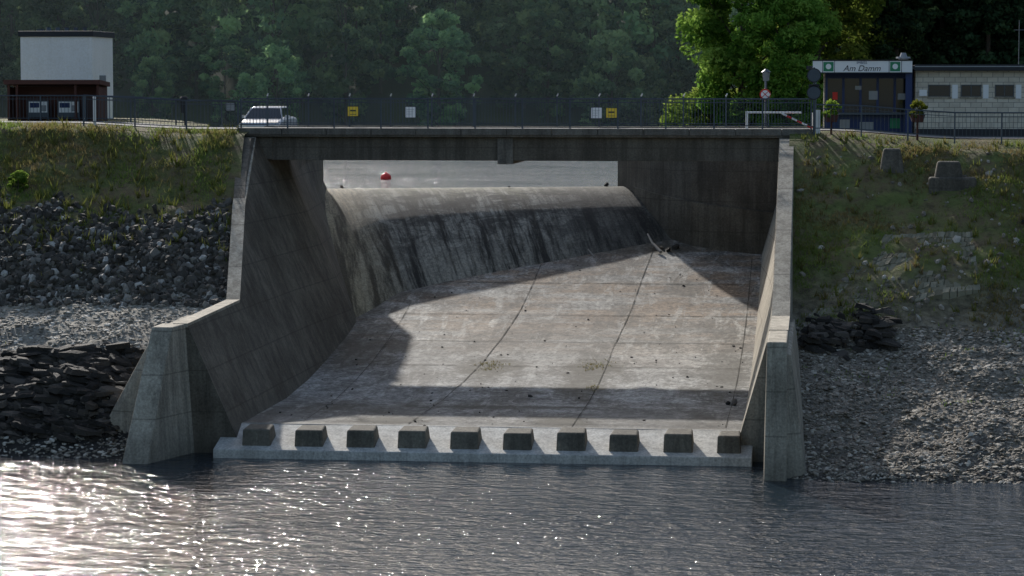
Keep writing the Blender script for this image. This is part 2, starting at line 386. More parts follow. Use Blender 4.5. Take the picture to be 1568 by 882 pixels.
# ---------------------------------------------------------------- bridge
bridge=empty('road_bridge')
mb=MB()
mb.box(-10.62,11.42,-.28,4.78,9.5,9.75)
mb.build('deck_slab',[M_deck],bridge,.03)
mb=MB()
x=-10.62
while x<11.3:
    x2=min(x+1.74,11.42); mb.box(x+.012,x2-.012,-.36,.0,9.58,9.84); mb.box(x+.012,x2-.012,4.55,4.86,9.58,9.84); x=x2
mb.build('kerbs',[M_deck],bridge,.02)
mb=MB()
mb.box(-9.94,10.19,0,.5,8.6,9.497); mb.box(-9.94,10.19,4.0,4.5,8.6,9.497); mb.box(-9.9,10.15,.5,4.0,9.2,9.49)
mb.box(-9.94,-9.3,-.06,4.56,8.62,9.49)
mb.build('girders',[M_conc_d],bridge,.02)
mb=MB(); mb.box(-.55,.05,-.1,4.6,8.47,9.49); mb.build('mid_diaphragm',[M_deck],bridge,.02)
mb=MB(); mb.box(-10.62,-9.97,-.2,4.7,8.9,9.495); mb.box(10.21,11.4,-.2,4.7,8.9,9.495); mb.build('bearing_seats',[M_conc],bridge,.03)
def railing(name,x0,x1,y,pitch,zf,mat,h=1.12,tips=False,bal=.12,r=.009):
    mb=MB(); n=max(1,round((x1-x0)/pitch)); p=(x1-x0)/n
    for i in range(n+1):
        x=x0+p*i; z=float(zf(x)); mb.box(x-.028,x+.028,y-.028,y+.028,z-.15,z+h+(.0 if not tips else .1))
        if tips:
            mb.cyl((x,y,z+h+.1),(x+.05,y-.08,z+h+.2),.03,.026,6,1)
        if i<n:
            x2=x+p; z2=float(zf(x2))
            for hh,t in((h,.028),(.12,.018),(h-.14,.012)): mb.cyl((x,y,z+hh),(x2,y,z2+hh),t,t,6)
            k=int(p/bal)
            for j in range(1,k):
                q=j/k; zz=z+(z2-z)*q; mb.cyl((x+p*q,y,zz+.12),(x+p*q,y,zz+h-.02),r,r,4)
    return mb.build(name,[mat,M_white])
zb=lambda x:9.84
railing('metal_railing',-10.5,11.35,-.2,1.75,zb,M_steel)
railing('metal_railing',-10.5,11.35,4.7,1.7,zb,M_steel,1.1,True)
railing('metal_railing',-16.7,-10.6,-.3,2.0,topz,M_steel,1.12,bal=.14)
railing('metal_railing',11.5,27,-.7,1.75,topz,M_steel,1.0,bal=.14)
railing('metal_railing',-24,-10.7,5.6,1.9,topz,M_steel,1.05,bal=.14)
def rsign(name,x,z,w,h,m,y=4.62):
    mb=MB(); mb.box(x-w/2,x+w/2,y-.02,y,z-h/2,z+h/2,0); 
    mb.box(x-w/2+.02,x+w/2-.02,y-.024,y-.0205,z-h/2+.02,z+h/2-.02,1)
    if m is M_yellow:
        mb.box(x-w*.25,x+w*.25,y-.028,y-.0245,z-.0,z+.06,2); mb.box(x-w*.3,x+w*.3,y-.028,y-.0245,z-.13,z-.11,2)
    else:
        for q in range(4): mb.box(x-w*.35,x+w*.3-.03*q,y-.028,y-.0245,z+.1-.07*q,z+.108-.07*q,2)
    mb.box(x-.02,x+.02,y,y+.06,z-h/2,z+h/2,2)
    mb.build(name,[M_black,m,M_black])
def UX(u,Y):
    t=(u-784)/4000; return 11.5+(Y+99.33)*(-.115+.9933*t)/(.9933+.115*t)
rsign('warning_sign',UX(541,4.6),10.43,.46,.42,M_yellow); rsign('info_sign',UX(629,4.6),10.4,.46,.46,M_white)
rsign('info_sign',UX(913,4.6),10.38,.46,.46,M_white); rsign('warning_sign',UX(936,4.6),10.38,.46,.42,M_yellow)
rsign('info_sign',UX(354,5.5),10.6,.4,.35,M_steel_l,5.5)
# ---------------------------------------------------------------- banks
def bankz(x,y,side):
    if side<0:
        z=np.interp(y,[-32,-24,-21.6,-20.2,-19.0,-17.6,-16.3,-11.6,-1.2,0],[-3,-1.2,0,.6,1.5,2.1,2.85,4.1,9.55,9.76])
    else:
        z=np.interp(y,[-34,-26,-23.2,-18,-13.2,-12.2,-6.5,-1.4,0],[-3,-.9,-.05,1.55,3.05,3.5,6.6,9.35,9.76])
    tz=topz(x); z=np.where(y>-2,z+(tz-9.76)*np.clip((y+2)/.8,0,1),z)
    amp=np.clip(np.minimum((-y-.6)/3,1),0,1)*np.where(side<0,np.clip((-10.0-x)/1.2,.15,1),np.clip((x-10.8)/1.0,.15,1))
    z=z+amp*(.38*fbm(x*.35,y*.35,5)+.16*fbm(x*1.3,y*1.3,9)+.05*fbm(x*5,y*5,19))
    if side<0:
        led=amp*np.clip(1-np.abs(y+18.6)/2.3,0,1); z=z+led*(.7*fbm(x*.5,y*1.2,31)+.25*fbm(x*1.5,y*4,33))
        ter=np.clip((y-5.9)/.8,0,1)*np.clip((x+14.5)/1,0,1); z=z-.62*ter
        ye=10.6+np.clip(-14-x,0,6); z=np.where(y>ye,tz-.62*ter-(y-ye)*.9,z)
    else:
        z=np.where(y>25,tz-(y-25)*.3,z)
        z=np.where(y>6,np.minimum(z,8.3+np.clip(x-10,0,2)*.58),z)
    return z
def eL(y): return np.where(y<-19.8,-8.9,np.where(y<13.8,LX(y,np.minimum(bankz(-14.+0*y,y,-1),LT(y)))-.25,-10.3))
ysb=np.concatenate([np.arange(-32,-24,1.),np.arange(-24,0.01,.22),np.arange(.5,26,.8)])
def xsL(y,n):
    t=np.linspace(0,1,n)**1.6; return float(eL(np.array(y)))-t*60
grid('left_bank',xsL,ysb,170,lambda x,y:bankz(x,y,-1),M_bankL)
def eR(y):
    return float(np.interp(y,[-34,-19.8,-19.7,12.5,14.5,18.5,30,45],[10.6,10.6,10.5,10.6,6.0,3.4,8,16]))
def xsR(y,n):
    t=np.linspace(0,1,n)**1.6; return eR(y)+t*60
ysr=np.concatenate([np.arange(-34,-26,1.),np.arange(-26,0.01,.22),np.arange(.5,45,.8)])
grid('right_bank',xsR,ysr,170,lambda x,y:bankz(x,y,1),M_bankR)
xs=np.concatenate([np.linspace(-70,-12,60),np.linspace(-10.6,11.4,5),np.linspace(12,70,60)])
V=[];F=[]
for i,x in enumerate(xs):
    z=float(topz(x))+.03; V+=[(x,.25,z),(x,4.45,z)]
F=[[2*i,2*i+2,2*i+3,2*i+1] for i in range(len(xs)-1)]
obj('road',mkmesh('road',V,F,M_road))
gx=np.concatenate([np.arange(-900,-150,25.),np.arange(-150,150,4.),np.arange(150,901,25.)])
gy=np.concatenate([np.arange(-500,-40,20.),np.arange(-40,260,4.),np.arange(260,1400,30.)])
X,Y=np.meshgrid(gx,gy)
Xs=9+np.clip(Y-25,0,None)*.55; Xl=-18-np.clip(Y-14,0,None)*1.2
dfar=(Y-128)+6*fbm(X*.03,Y*.0+1,2)
d=np.maximum(dfar,np.maximum(X-Xs,Xl-X))
Zu=6.8+np.clip(d*.4,-4,2.6)+np.clip(dfar-6,0,200)*.42+np.clip(np.maximum(X-Xs,Xl-X)-25,0,300)*.3+2*fbm(X*.02,Y*.02,4)*np.clip(d/30,0,1)
Zd=-4+np.clip(np.abs(X)-52,0,200)*.35
Z=np.where(Y>26,Zu,np.where(np.abs(X)<56,-4,np.maximum(Zd,0*Zd-4)))
Z=np.where((Y<=26)&(Y>-20)&(np.abs(X)>56),np.maximum(Zd,6),Z)
nx=len(gx); V=np.stack([X.ravel(),Y.ravel(),Z.ravel()],1)
i=(np.arange(len(gy)-1)[:,None]*nx+np.arange(nx-1)[None]).ravel()
obj('ground',mkmesh('ground',V,np.stack([i,i+1,i+1+nx,i+nx],1),M_ground,smooth=True))
obj('lake_water',mkmesh('lake_water',[(-600,-500,0),(600,-500,0),(600,-10,0),(-600,-10,0)],[[0,1,2,3]],M_water))
obj('reservoir_water',mkmesh('reservoir_water',[(-600,14.2,6.84),(-10.2,14.2,6.84),(3.2,18.75,6.84),(600,18.75,6.84),(600,1300,6.84),(-600,1300,6.84)],[[0,1,2,3,4,5]],M_water2))
HAZE=.00042
k=N('morning_haze'); vs_=k.n('VolumeScatter',{'Color':(.66,.88,.92,1),'Density':HAZE,'Anisotropy':.15}); k.t.links.new(vs_.outputs[0],k.out.inputs['Volume'])
mb=MB(); mb.box(-150,110,48,122,6.9,75); mb.build('haze',[k.m])
# ---------------------------------------------------------------- rocks
def ico(sub):
    bm=bmesh.new(); bmesh.ops.create_icosphere(bm,subdivisions=sub,radius=1)
    v=np.array([q.co[:] for q in bm.verts]); fc=np.array([[w.index for w in p.verts] for p in bm.faces]); bm.free(); return v,fc
def rotm(n,flat=False):
    a=rng.uniform(0,2*np.pi,n); b=rng.normal(0,.25 if flat else 1.5,n); c=rng.normal(0,.25 if flat else 1.5,n)
    ca,sa,cb,sb,cc,s_=np.cos(a),np.sin(a),np.cos(b),np.sin(b),np.cos(c),np.sin(c); z=np.zeros(n);o=np.ones(n)
    Rz=np.stack([ca,-sa,z,sa,ca,z,z,z,o],1).reshape(n,3,3)
    Rx=np.stack([o,z,z,z,cb,-sb,z,sb,cb],1).reshape(n,3,3)
    Ry=np.stack([cc,z,s_,z,o,z,-s_,z,cc],1).reshape(n,3,3)
    return Rx@Ry@Rz
def rocks(name,P,S,sub,mat,flat=False,parent=None,asp=(1,.75,.6),varp=1.4):
    v0,f0=ico(sub); n=len(P); nv=10; vs=[]
    for k in range(nv):
        w=v0*(1+rng.uniform(-.32,.25,(len(v0),1))); 
        w=np.sign(w)*np.abs(w)**.8; vs.append(w)
    idx=rng.integers(0,nv,n); A=np.array(vs)[idx]
    A=A*(np.array(asp)*rng.uniform(.7,1.3,(n,3)))[:,None,:]*S[:,None,None]
    A=np.einsum('nij,nkj->nki',rotm(n,flat),A)+P[:,None,:]
    F=(f0[None]+np.arange(n)[:,None,None]*len(v0)).reshape(-1,3)
    var=np.repeat(rng.uniform(0,1,n)**varp,len(v0))
    return obj(name,mkmesh(name,A.reshape(-1,3),F,mat,var=var),parent)
def scat(n,x0,x1,y0,y1,side,dens=None):
    x=rng.uniform(x0,x1,n);y=rng.uniform(y0,y1,n)
    e=np.array(eL(y)) if side<0 else np.array([eR(q) for q in y])
    ok=(x<e-.4) if side<0 else (x>e+.25)
    if dens is not None: ok&=rng.uniform(0,1,n)<dens(x,y)
    x=x[ok];y=y[ok]; return np.stack([x,y,bankz(x,y,side)],1)
P=scat(13000,-32,-8.6,-12.2,-5.0,-1,lambda x,y:np.clip((-y-5.6+2.6*fbm(x*.4,y*.4,40))/2.2,0,1))
S=.05+.2*rng.uniform(0,1,len(P))**2.6; P[:,2]+=S*.1
rocks('riprap',P,S,1,M_rip,varp=2.2)
P=scat(26000,-30,-8.6,-21.8,-11.2,-1,lambda x,y:np.where((y<-16.6)&(y>-19.8),.12,np.where(y<-19.8,.8,.75)))
S=.03+.10*rng.uniform(0,1,len(P))**2.5
rocks('gravel_beach',P,S,1,M_gravel,True,asp=(1,.7,.35))
P=scat(48000,10.8,32,-23.6,-12.2,1)
S=.03+.10*rng.uniform(0,1,len(P))**3
rocks('shale_beach',P,S,1,M_gravel_r,True,asp=(1,.7,.32))
P=scat(2600,11,34,-12.5,-2,1,lambda x,y:np.clip(.5+1.3*fbm(x*.5,y*.5,50),.0,1)*np.where(y<-7.5,1,.4))
S=.05+.14*rng.uniform(0,1,len(P))**2.5
rocks('loose_stones',P,S,1,M_gravel_r)
def slabs(name,n,xr,yr,side,sz,mat,lift=.15):
    mbV=[];mbF=[];var=[]
    for k in range(n):
        x=rng.uniform(*xr);y=rng.uniform(*yr); z=float(bankz(np.array([x]),np.array([y]),side)[0])+rng.uniform(-.25,lift)
        m=rng.integers(6,11); L=rng.uniform(*sz); Wd=L*rng.uniform(.3,.7); th=rng.uniform(.04,.15); a=rng.normal(0,.4)
        dipx=rng.normal(-.10,.10); dipy=rng.normal(.15,.12)
        pts=[]
        for j in range(m):
            t=2*math.pi*(j+rng.uniform(-.35,.35))/m; r=rng.uniform(.6,1.15)
            px=math.cos(t)*L*r; py=math.sin(t)*Wd*r
            pts.append((px*math.cos(a)-py*math.sin(a),px*math.sin(a)+py*math.cos(a)))
        b=len(mbV)
        for q,sh in((0,1.),(th,rng.uniform(.7,.95))):
            for px,py in pts: mbV.append((x+px*sh,y+py*sh,z+q+dipx*px+dipy*py+rng.uniform(-.04,.04)))
        mbV.append((x,y,z+th+rng.uniform(0,.06)))
        for j in range(m): mbF.append([b+m+j,b+m+(j+1)%m,b+2*m]); mbF.append([b+j,b+(j+1)%m,b+m+(j+1)%m,b+m+j])
        var+= [rng.uniform(0,1)**1.8]*(2*m+1)
    return obj(name,mkmesh(name,mbV,mbF,mat,var=var))
slabs('slate_ledge',4200,(-28,-10.2),(-20.4,-16.5),-1,(.12,.65),M_slate,.2)
P=scat(2600,-30,-9.5,-20.6,-16.2,-1); rocks('slate_rubble',P,.05+.14*rng.uniform(0,1,len(P))**2,1,M_slate,asp=(1,.7,.45))
slabs('rock_outcrop',90,(11.3,12.6),(-14.2,-12.6),1,(.12,.45),M_slate,.4)
slabs('rock_outcrop',90,(12.9,14.1),(-13.6,-12.3),1,(.12,.5),M_slate,.5)
slabs('rock_outcrop',90,(19,24),(-7.5,-6.0),1,(.12,.5),M_slate,.1)
# stone apron right
V=[];F=[];var=[]
def bz1(x,y): return float(bankz(np.array([x]),np.array([y]),1)[0])
cs=[]
for p in((11.35,-12.0),(17.1,-10.4),(17.0,-7.0),(13.9,-7.0)): cs.append(np.array([p[0],p[1],bz1(*p)+.06]))
cs[0][2]=3.7; cs[1][2]=4.6
FL,FR,BR,BL=cs
def apron_pt(s,t): return (FL*(1-s)+FR*s)*(1-t)+(BL*(1-s)+BR*s)*t
ns,nt=22,12
for i in range(ns):
    for j in range(nt):
        c=[]; off=.5*(j%2)/ns
        for ds,dt in((.03,.04),(.97,.04),(.97,.96),(.03,.96)):
            s=min(1,max(0,(i+ds+rng.uniform(-.1,.1))/ns+off*.8)); t=max(0,(j+dt+rng.uniform(-.1,.1))/nt)
            q=apron_pt(s,t); q=q+np.array([0,0,.12*fbm(q[0]*.8,q[1]*.8,77)+rng.uniform(-.015,.015)]); c.append(q)
        b=len(V); h=rng.uniform(.0,.05)+(.06 if j==0 else 0)
        for q in c: V.append((q[0],q[1],q[2]-.5))
        for q in c: V.append((q[0],q[1],q[2]+h))
        F+=[[b+4,b+5,b+6,b+7],[b,b+1,b+5,b+4],[b+1,b+2,b+6,b+5],[b+2,b+3,b+7,b+6],[b+3,b,b+4,b+7]]; var+=[rng.uniform()]*8
obj('stone_paved_apron',mkmesh('stone_paved_apron',V,F,M_stone,var=var))
for (x,y,w,d_,h) in((UX(1365,-3),-3,1.0,.8,.9),(UX(1452,-3.8),-3.8,1.3,1.0,1.05)):
    z=bz1(x,y); mb=MB()
    mb.hexa([(x-w/2,y-d_/2,z-.5),(x+w/2,y-d_/2,z-.5),(x+w/2,y+d_/2,z-.5),(x-w/2,y+d_/2,z-.5)],[(x-w*.3,y-d_*.3,z+h*.75),(x+w*.3,y-d_*.3,z+h*.75),(x+w*.32,y+d_*.3,z+h*.75),(x-w*.3,y+d_*.3,z+h*.75)])
    if w>1.2: mb.box(x-w*.55,x+w*.75,y-d_*.6,y+d_*.5,z-.5,z+.22)
    mb.build('mossy_concrete_block',[M_conc_d],None,.08)
# ---------------------------------------------------------------- grass
def grass(name,P,h0,h1,w,varf,mat=M_grass,per=3):
    n=len(P); P=np.repeat(P,per,0)+np.concatenate([rng.normal(0,.05,(n*per,2)),np.zeros((n*per,1))],1); n=len(P)
    h=rng.uniform(h0,h1,n); a=rng.uniform(0,np.pi,n); ww=w*rng.uniform(.6,1.4,n)
    dx=np.stack([np.cos(a)*ww,np.sin(a)*ww,np.zeros(n)],1); lean=rng.normal(0,.35,(n,2))*h[:,None]
    tip=P+np.concatenate([lean,h[:,None]],1)
    V=np.stack([P-dx,P+dx,tip],1).reshape(-1,3); V[:,2]-=.02
    F=np.arange(3*n).reshape(-1,3); v=np.clip(varf(P[:,0],P[:,1])+rng.normal(0,.13,n),0,1)
    return obj(name,mkmesh(name,V,F,mat,var=np.repeat(v,3)))
gv=lambda x,y:.40+1.2*fbm(x*.35,y*.35,60)+.45*fbm(x*1.8,y*1.8,61)
P=scat(34000,-32,-8.6,-10.5,-.1,-1,lambda x,y:np.clip((y+6.4+3.8*fbm(x*.4,y*.4,41))/3.5,0.04,1)*np.clip(.5+2.0*fbm(x*.8,y*.8,44),.04,1))
grass('bank_grass',P,.05,.22,.02,gv)
P=scat(44000,10.8,34,-12.8,-.3,1,lambda x,y:np.clip(.45+1.9*fbm(x*.45,y*.45,45),.04,1)*np.where((x>12.5)&(x<17)&(y>-11.6)&(y<-7),.5,1))
grass('bank_grass',P,.04,.17,.02,lambda x,y:gv(x,y)-.05)
P=scat(7000,11,36,-18,-11.5,1,lambda x,y:np.clip(fbm(x*.5,y*.9,46)*2-.0,0,1)*np.clip((y+19)/4,0,1)); grass('bank_grass',P,.04,.14,.02,lambda x,y:.75+0*x)
P=scat(3000,-30,-9,-16,-11,-1,lambda x,y:np.clip(fbm(x*.5,y*.9,47)*2-.35,0,1)); grass('bank_grass',P,.04,.12,.02,lambda x,y:.7+0*x)
P=scat(500,-30,-9,-9,-.5,-1); grass('bank_weeds',P,.15,.5,.03,lambda x,y:.7+.5*fbm(x,y,3),per=7)
P=scat(500,11,32,-12,-.5,1); grass('bank_weeds',P,.12,.4,.03,lambda x,y:.5+.5*fbm(x,y,3),per=7)
pp=[]
for cx,cy,rx,ry,n in((-.2,-4.6,.6,.8,110),(3.6,-4.6,.55,.9,130),(-.3,-5.5,.5,.3,50),(3.9,-9,.3,.8,50)):
    x=rng.normal(cx,rx*.5,n);y=rng.normal(cy,ry*.5,n); pp.append(np.stack([x,y,f(y)],1))
o=grass('joint_weeds',np.concatenate(pp),.02,.09,.02,lambda x,y:.25+0*x,per=2)
# ---------------------------------------------------------------- trees
def leafcloud(C,R,per,ls,cv):
    n=len(C)*per; c=np.repeat(C,per,0); r=np.repeat(R,per)
    d=rng.normal(0,1,(n,3)); d/=np.linalg.norm(d,axis=1)[:,None]
    rad=rng.uniform(.35,1.05,n)**.6; p=c+d*(r*rad)[:,None]*np.array([1,1,.72])
    nm=rng.normal(0,1,(n,3))+d*.6+np.array([0,0,.7]); nm/=np.linalg.norm(nm,axis=1)[:,None]
    t=np.cross(nm,rng.normal(0,1,(n,3))); t/=np.linalg.norm(t,axis=1)[:,None]; b=np.cross(nm,t)
    s=ls*rng.uniform(.6,1.3,n)[:,None]
    V=np.stack([p-t*s,p-b*s*.55,p+t*s,p+b*s*.55],1).reshape(-1,3)
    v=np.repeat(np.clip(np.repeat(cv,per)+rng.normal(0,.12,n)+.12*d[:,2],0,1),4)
    return V,np.arange(4*n).reshape(-1,4),v
def tree_mesh(name,h,cw,base,ncl,per,ls,mat,seed,trunk=.18,kr=.13):
    global rng
    rng=np.random.default_rng(seed)
    C=[];R=[]
    lobes=[(rng.uniform(0,6.28),rng.uniform(.25,.9),rng.uniform(.2,.35)) for _ in range(6)]
    while len(C)<ncl:
        q=rng.uniform(0,1); z=base+(1-base)*q
        prof=math.sqrt(max(0,1-((q-.42)/.6)**2)) if q>.42 else .65+.35*q/.42
        a=rng.uniform(0,6.28); bump=1
        for la,lz,lw in lobes:
            bump+=.28*math.exp(-((math.cos(a-la)-1)**2)/.3-((q-lz)/lw)**2)-.06
        r=cw/2*prof*bump*rng.uniform(.25,1)**.45
        C.append((r*math.cos(a),r*math.sin(a),z*h)); R.append(cw*kr*rng.uniform(.6,1.35))
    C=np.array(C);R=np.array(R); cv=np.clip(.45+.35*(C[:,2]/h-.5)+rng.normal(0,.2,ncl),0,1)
    V,F,v=leafcloud(C,R,per,ls,cv)
    mb=MB(); mb.cyl((0,0,-.5),(0,0,h*.45),trunk,trunk*.65,8); mb.cyl((0,0,h*.45),(.1,0,h*.85),trunk*.65,trunk*.15,6)
    for k in rng.integers(0,ncl,18):
        c=C[k]; mb.cyl((0,0,c[2]*.6),tuple(c),trunk*.3,.02,5)
    nv=len(mb.V)
    Vt=np.concatenate([np.array(mb.V),V]); Ft=mb.F+(F+nv).tolist()
    return mkmesh(name,Vt,Ft,[M_bark,mat],[0]*len(mb.F)+[1]*len(F),var=np.concatenate([np.zeros(nv),v]))
def conifer_mesh(name,h,w,n,ls,mat,seed):
    global rng
    rng=np.random.default_rng(seed); C=[];R=[]
    for k in range(n):
        q=rng.uniform(0.03,1)**.8; a=rng.uniform(0,6.28); r=w/2*(1-q)*rng.uniform(.4,1.05)+.1
        C.append((r*math.cos(a),r*math.sin(a),h*q-.25*r)); R.append(.22+.5*(1-q)*rng.uniform(.6,1.2))
    C=np.array(C);R=np.array(R); V,F,v=leafcloud(C,R,60,ls,np.clip(rng.normal(.4,.2,n),0,1))
    mb=MB(); mb.cyl((0,0,-.5),(0,0,h*.95),.2,.03,8); nv=len(mb.V)
    return mkmesh(name,np.concatenate([np.array(mb.V),V]),mb.F+(F+nv).tolist(),[M_bark,mat],[0]*len(mb.F)+[1]*len(F),var=np.concatenate([np.zeros(nv),v]))
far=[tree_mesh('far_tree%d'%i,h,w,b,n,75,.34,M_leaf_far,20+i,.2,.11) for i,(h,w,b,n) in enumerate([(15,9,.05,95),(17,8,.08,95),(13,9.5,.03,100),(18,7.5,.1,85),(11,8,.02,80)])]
farc=conifer_mesh('far_conifer',18,6.5,110,.32,M_leaf_far,31)
forest=empty('distant_forest'); R=random.Random(5)
def gz(x,y):
    i=min(len(gx)-1,max(0,int(np.searchsorted(gx,x))));j=min(len(gy)-1,max(0,int(np.searchsorted(gy,y)))); return Z[j,i]
for r,yy in enumerate([129,135,142,151,162,176]):
    x=-115
    while x<80:
        px=x+R.uniform(-1.8,1.8); py=yy+R.uniform(-3,3)
        me=farc if R.random()<.13 and r>0 else R.choice(far)
        o=bpy.data.objects.new('crown',me); link(o,forest); s=R.uniform(.65,1.1)*( .75 if r==0 else 1)
        o.location=(px,py,max(6.9,gz(px,py))-.6); o.scale=(s,s,s*R.uniform(.9,1.15)); o.rotation_euler=(0,0,R.uniform(0,6.28))
        x+=R.uniform(4.5,7.5)
def place(name,me,x,y,z,s=1,rot=0):
    o=obj(name,me); o.location=(x,y,z); o.scale=(s,)*3; o.rotation_euler=(0,0,rot); return o
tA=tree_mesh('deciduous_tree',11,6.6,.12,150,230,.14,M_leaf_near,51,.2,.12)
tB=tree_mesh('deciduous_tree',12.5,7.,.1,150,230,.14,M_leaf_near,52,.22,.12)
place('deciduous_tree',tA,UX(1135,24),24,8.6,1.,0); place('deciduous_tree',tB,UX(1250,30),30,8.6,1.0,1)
place('deciduous_tree',tA,UX(1205,22),22,8.4,.7,2.2)
place('deciduous_tree',tB,UX(1300,36),36,9,.85,2)
bsh=tree_mesh('shrub',2.8,3.2,.0,60,170,.09,M_leaf_near,61,.05,.15)
place('shrub',bsh,UX(1085,26),27,8.3,1.05,0); place('shrub',bsh,UX(1125,27),27.5,8.2,1.,1)
place('shrub',bsh,UX(1180,24),25,8.4,1.1,2); place('shrub',bsh,UX(1062,29),29,7.8,1.1,3)
con=conifer_mesh('conifer_tree',14,8,330,.17,M_leaf_con,71)
for u,y,s in((1370,36,1.),(1440,40,1.1),(1510,38,1.0),(1575,42,1.15),(1335,47,1.1),(1475,46,1.15),(1405,44,1.1),(1545,48,1.2)): place('conifer_tree',con,UX(u,y),y,8.0,s,u)
rb=tree_mesh('small_shrub',.9,1.0,.0,26,110,.05,M_leaf_near,63,.03,.16)
for u,y in((28,-5),): 
    x=UX(u,y); place('bank_shrub',rb,x,y,float(bankz(np.array([x]),np.array([y]),-1)[0])-.1,.8,u)
# ---------------------------------------------------------------- buoy
mb=MB(); bx,by=UX(591,28),28
n=16
prof=[(0,-.1),(.2,-.08),(.27,.04),(.26,.16),(.2,.25),(.1,.31),(.05,.33),(.04,.37),(0,.38)]
vs=[];fs=[]
for r,z in prof:
    for i in range(n): t=6.2832*i/n; vs.append((bx+r*math.cos(t),by+r*math.sin(t),6.84+z))
for k in range(len(prof)-1):
    for i in range(n): fs.append([k*n+i,k*n+(i+1)%n,(k+1)*n+(i+1)%n,(k+1)*n+i])
mb.add(vs,fs); mb.build('buoy',[M_orange],None,0,True)
def log(name,pts,r):
    mb=MB()
    for i,(a,b) in enumerate(zip(pts[:-1],pts[1:])): mb.cyl(a,b,r*(1-.25*i),r*(1-.25*(i+1)),7)
    mb.build(name,[simple(name+'_wood',(.30,.27,.23),.9,bump=.4)])
log('driftwood_log',[(5.0,12.2,float(f(12.2))+.1),(4.6,12.9,float(f(12.9))+.25),(4.35,13.5,float(f(13.5))+.45)],.07)
log('driftwood_log',[(2.2,11.5,float(f(11.5))+.1),(1.9,11.9,float(f(11.9))+.3)],.04)
P=np.array([[5.3,12.6,f(12.6)+.05],[5.6,12.9,f(12.9)+.08],[5.0,12.9,f(12.9)+.05],[-.6,-18.7,.8],[1.9,-11,.85],[3.6,-11.2,.85],[8.7,-12,.85],[8.9,-12.2,.9],[-9.3,14.8,6.98],[-2,16.2,6.98],[2.2,18,7.0]])
rocks('debris',P,np.array([.18,.2,.12,.08,.1,.06,.14,.2,.12,.06,.14]),1,M_slate)
x=rng.uniform(-6.2,9.1,260); y=rng.uniform(-18,13,260); ok=y<np.interp(x,[-6,-4,0,5,9],[2,7,10,13,12.5]); P=np.stack([x[ok],y[ok],f(y[ok])+.01],1)
rocks('floor_litter',P,.015+.05*rng.uniform(0,1,len(P))**3,1,M_slate,True)
# ---------------------------------------------------------------- white valve house
wb=empty('white_valve_house'); mb=MB()
x0,x1,y0,y1=-22.35,-19.2,9.9,13.2; zb_=9.7; zt_=13.55
mb.box(x0,x1,y0,y1,zb_,zt_); mb.build('walls',[M_render],wb)
mb=MB(); mb.box(x0-.08,x1+.08,y0-.08,y1+.08,zt_+.003,zt_+.24); mb.build('roof_fascia',[M_slate_roof],wb,.02)
mb=MB()
for i,dx in enumerate((.9,1.3,1.7,2.1,2.5)): mb.cyl((x0+dx,y0+1.2,zt_+.2),(x0+dx,y0+1.2,zt_+.42),.16-.02*i,.09,8)
mb.box(x0+.5,x0+.75,y0+.8,y0+1.1,zt_+.2,zt_+.33); mb.build('roof_vents',[M_steel],wb)
mb=MB(); mb.box(x1+.003,x1+.04,y0+1.1,y0+2.0,9.9,11.9); mb.build('door',[M_steel_l],wb)
ns_=empty('notice_board_shelter'); zg=9.98
x0,x1=UX(10,5.6),UX(150,5.6); y0,y1=5.9,7.2
mb=MB(); mb.hexa([(x0-.1,y0-.2,11.52),(x1+.1,y0-.2,11.52),(x1+.1,y1+.1,11.42),(x0-.1,y1+.1,11.42)],[(x0-.1,y0-.2,11.7),(x1+.1,y0-.2,11.7),(x1+.1,y1+.1,11.6),(x0-.1,y1+.1,11.6)]); mb.build('roof',[M_brown],ns_)
mb=MB(); mb.box(x0,x1,y1-.1,y1,zg-.1,11.42)
for x in(x0,x1-.1,(x0+x1)/2+.9,x0+.35): mb.box(x,x+.1,y0,y0+.1,zg-.2,11.51)
mb.box(x0,x0+.06,y0+.1,y1-.1,zg,11.4); mb.box(x1-.06,x1,y0+.1,y1-.1,zg,11.4)
mb.build('timber_frame',[M_brown],ns_)
mb=MB()
for c,w in((x0+1.15,.9),(x0+2.45,.95)):
    mb.box(c-w/2,c+w/2,y0+.5,y0+.56,10.15,10.85,0); mb.box(c-w/2+.06,c+w/2-.06,y0+.49,y0+.497,10.35,10.8,1); mb.box(c-w/2+.1,c+.05,y0+.482,y0+.488,10.55,10.75,2); mb.box(c+.12,c+w/2-.1,y0+.482,y0+.488,10.4,10.65,3)
    mb.box(c-w/2,c-w/2+.05,y0+.5,y0+.56,zg-.1,10.15,0);mb.box(c+w/2-.05,c+w/2,y0+.5,y0+.56,zg-.1,10.15,0)
mb.build('notice_boards',[M_steel,M_white,M_blue,M_steel_l],ns_)
mb=MB(); x=UX(158,1.); mb.cyl((x,-.1,9.7),(x,-.1,11.0),.06,.06,10); mb.cyl((x,-.1,11.0),(x,-.1,11.04),.075,.05,10); mb.build('white_post',[M_white])
mb=MB(); x=UX(283,5.3); mb.cyl((x,5.3,10.35),(x,5.3,10.95),.13,.16,12); mb.cyl((x,5.3,10.95),(x,5.3,11.03),.17,.1,12); mb.box(x-.03,x+.03,5.42,5.48,9.7,10.9); mb.build('litter_bin',[M_black])
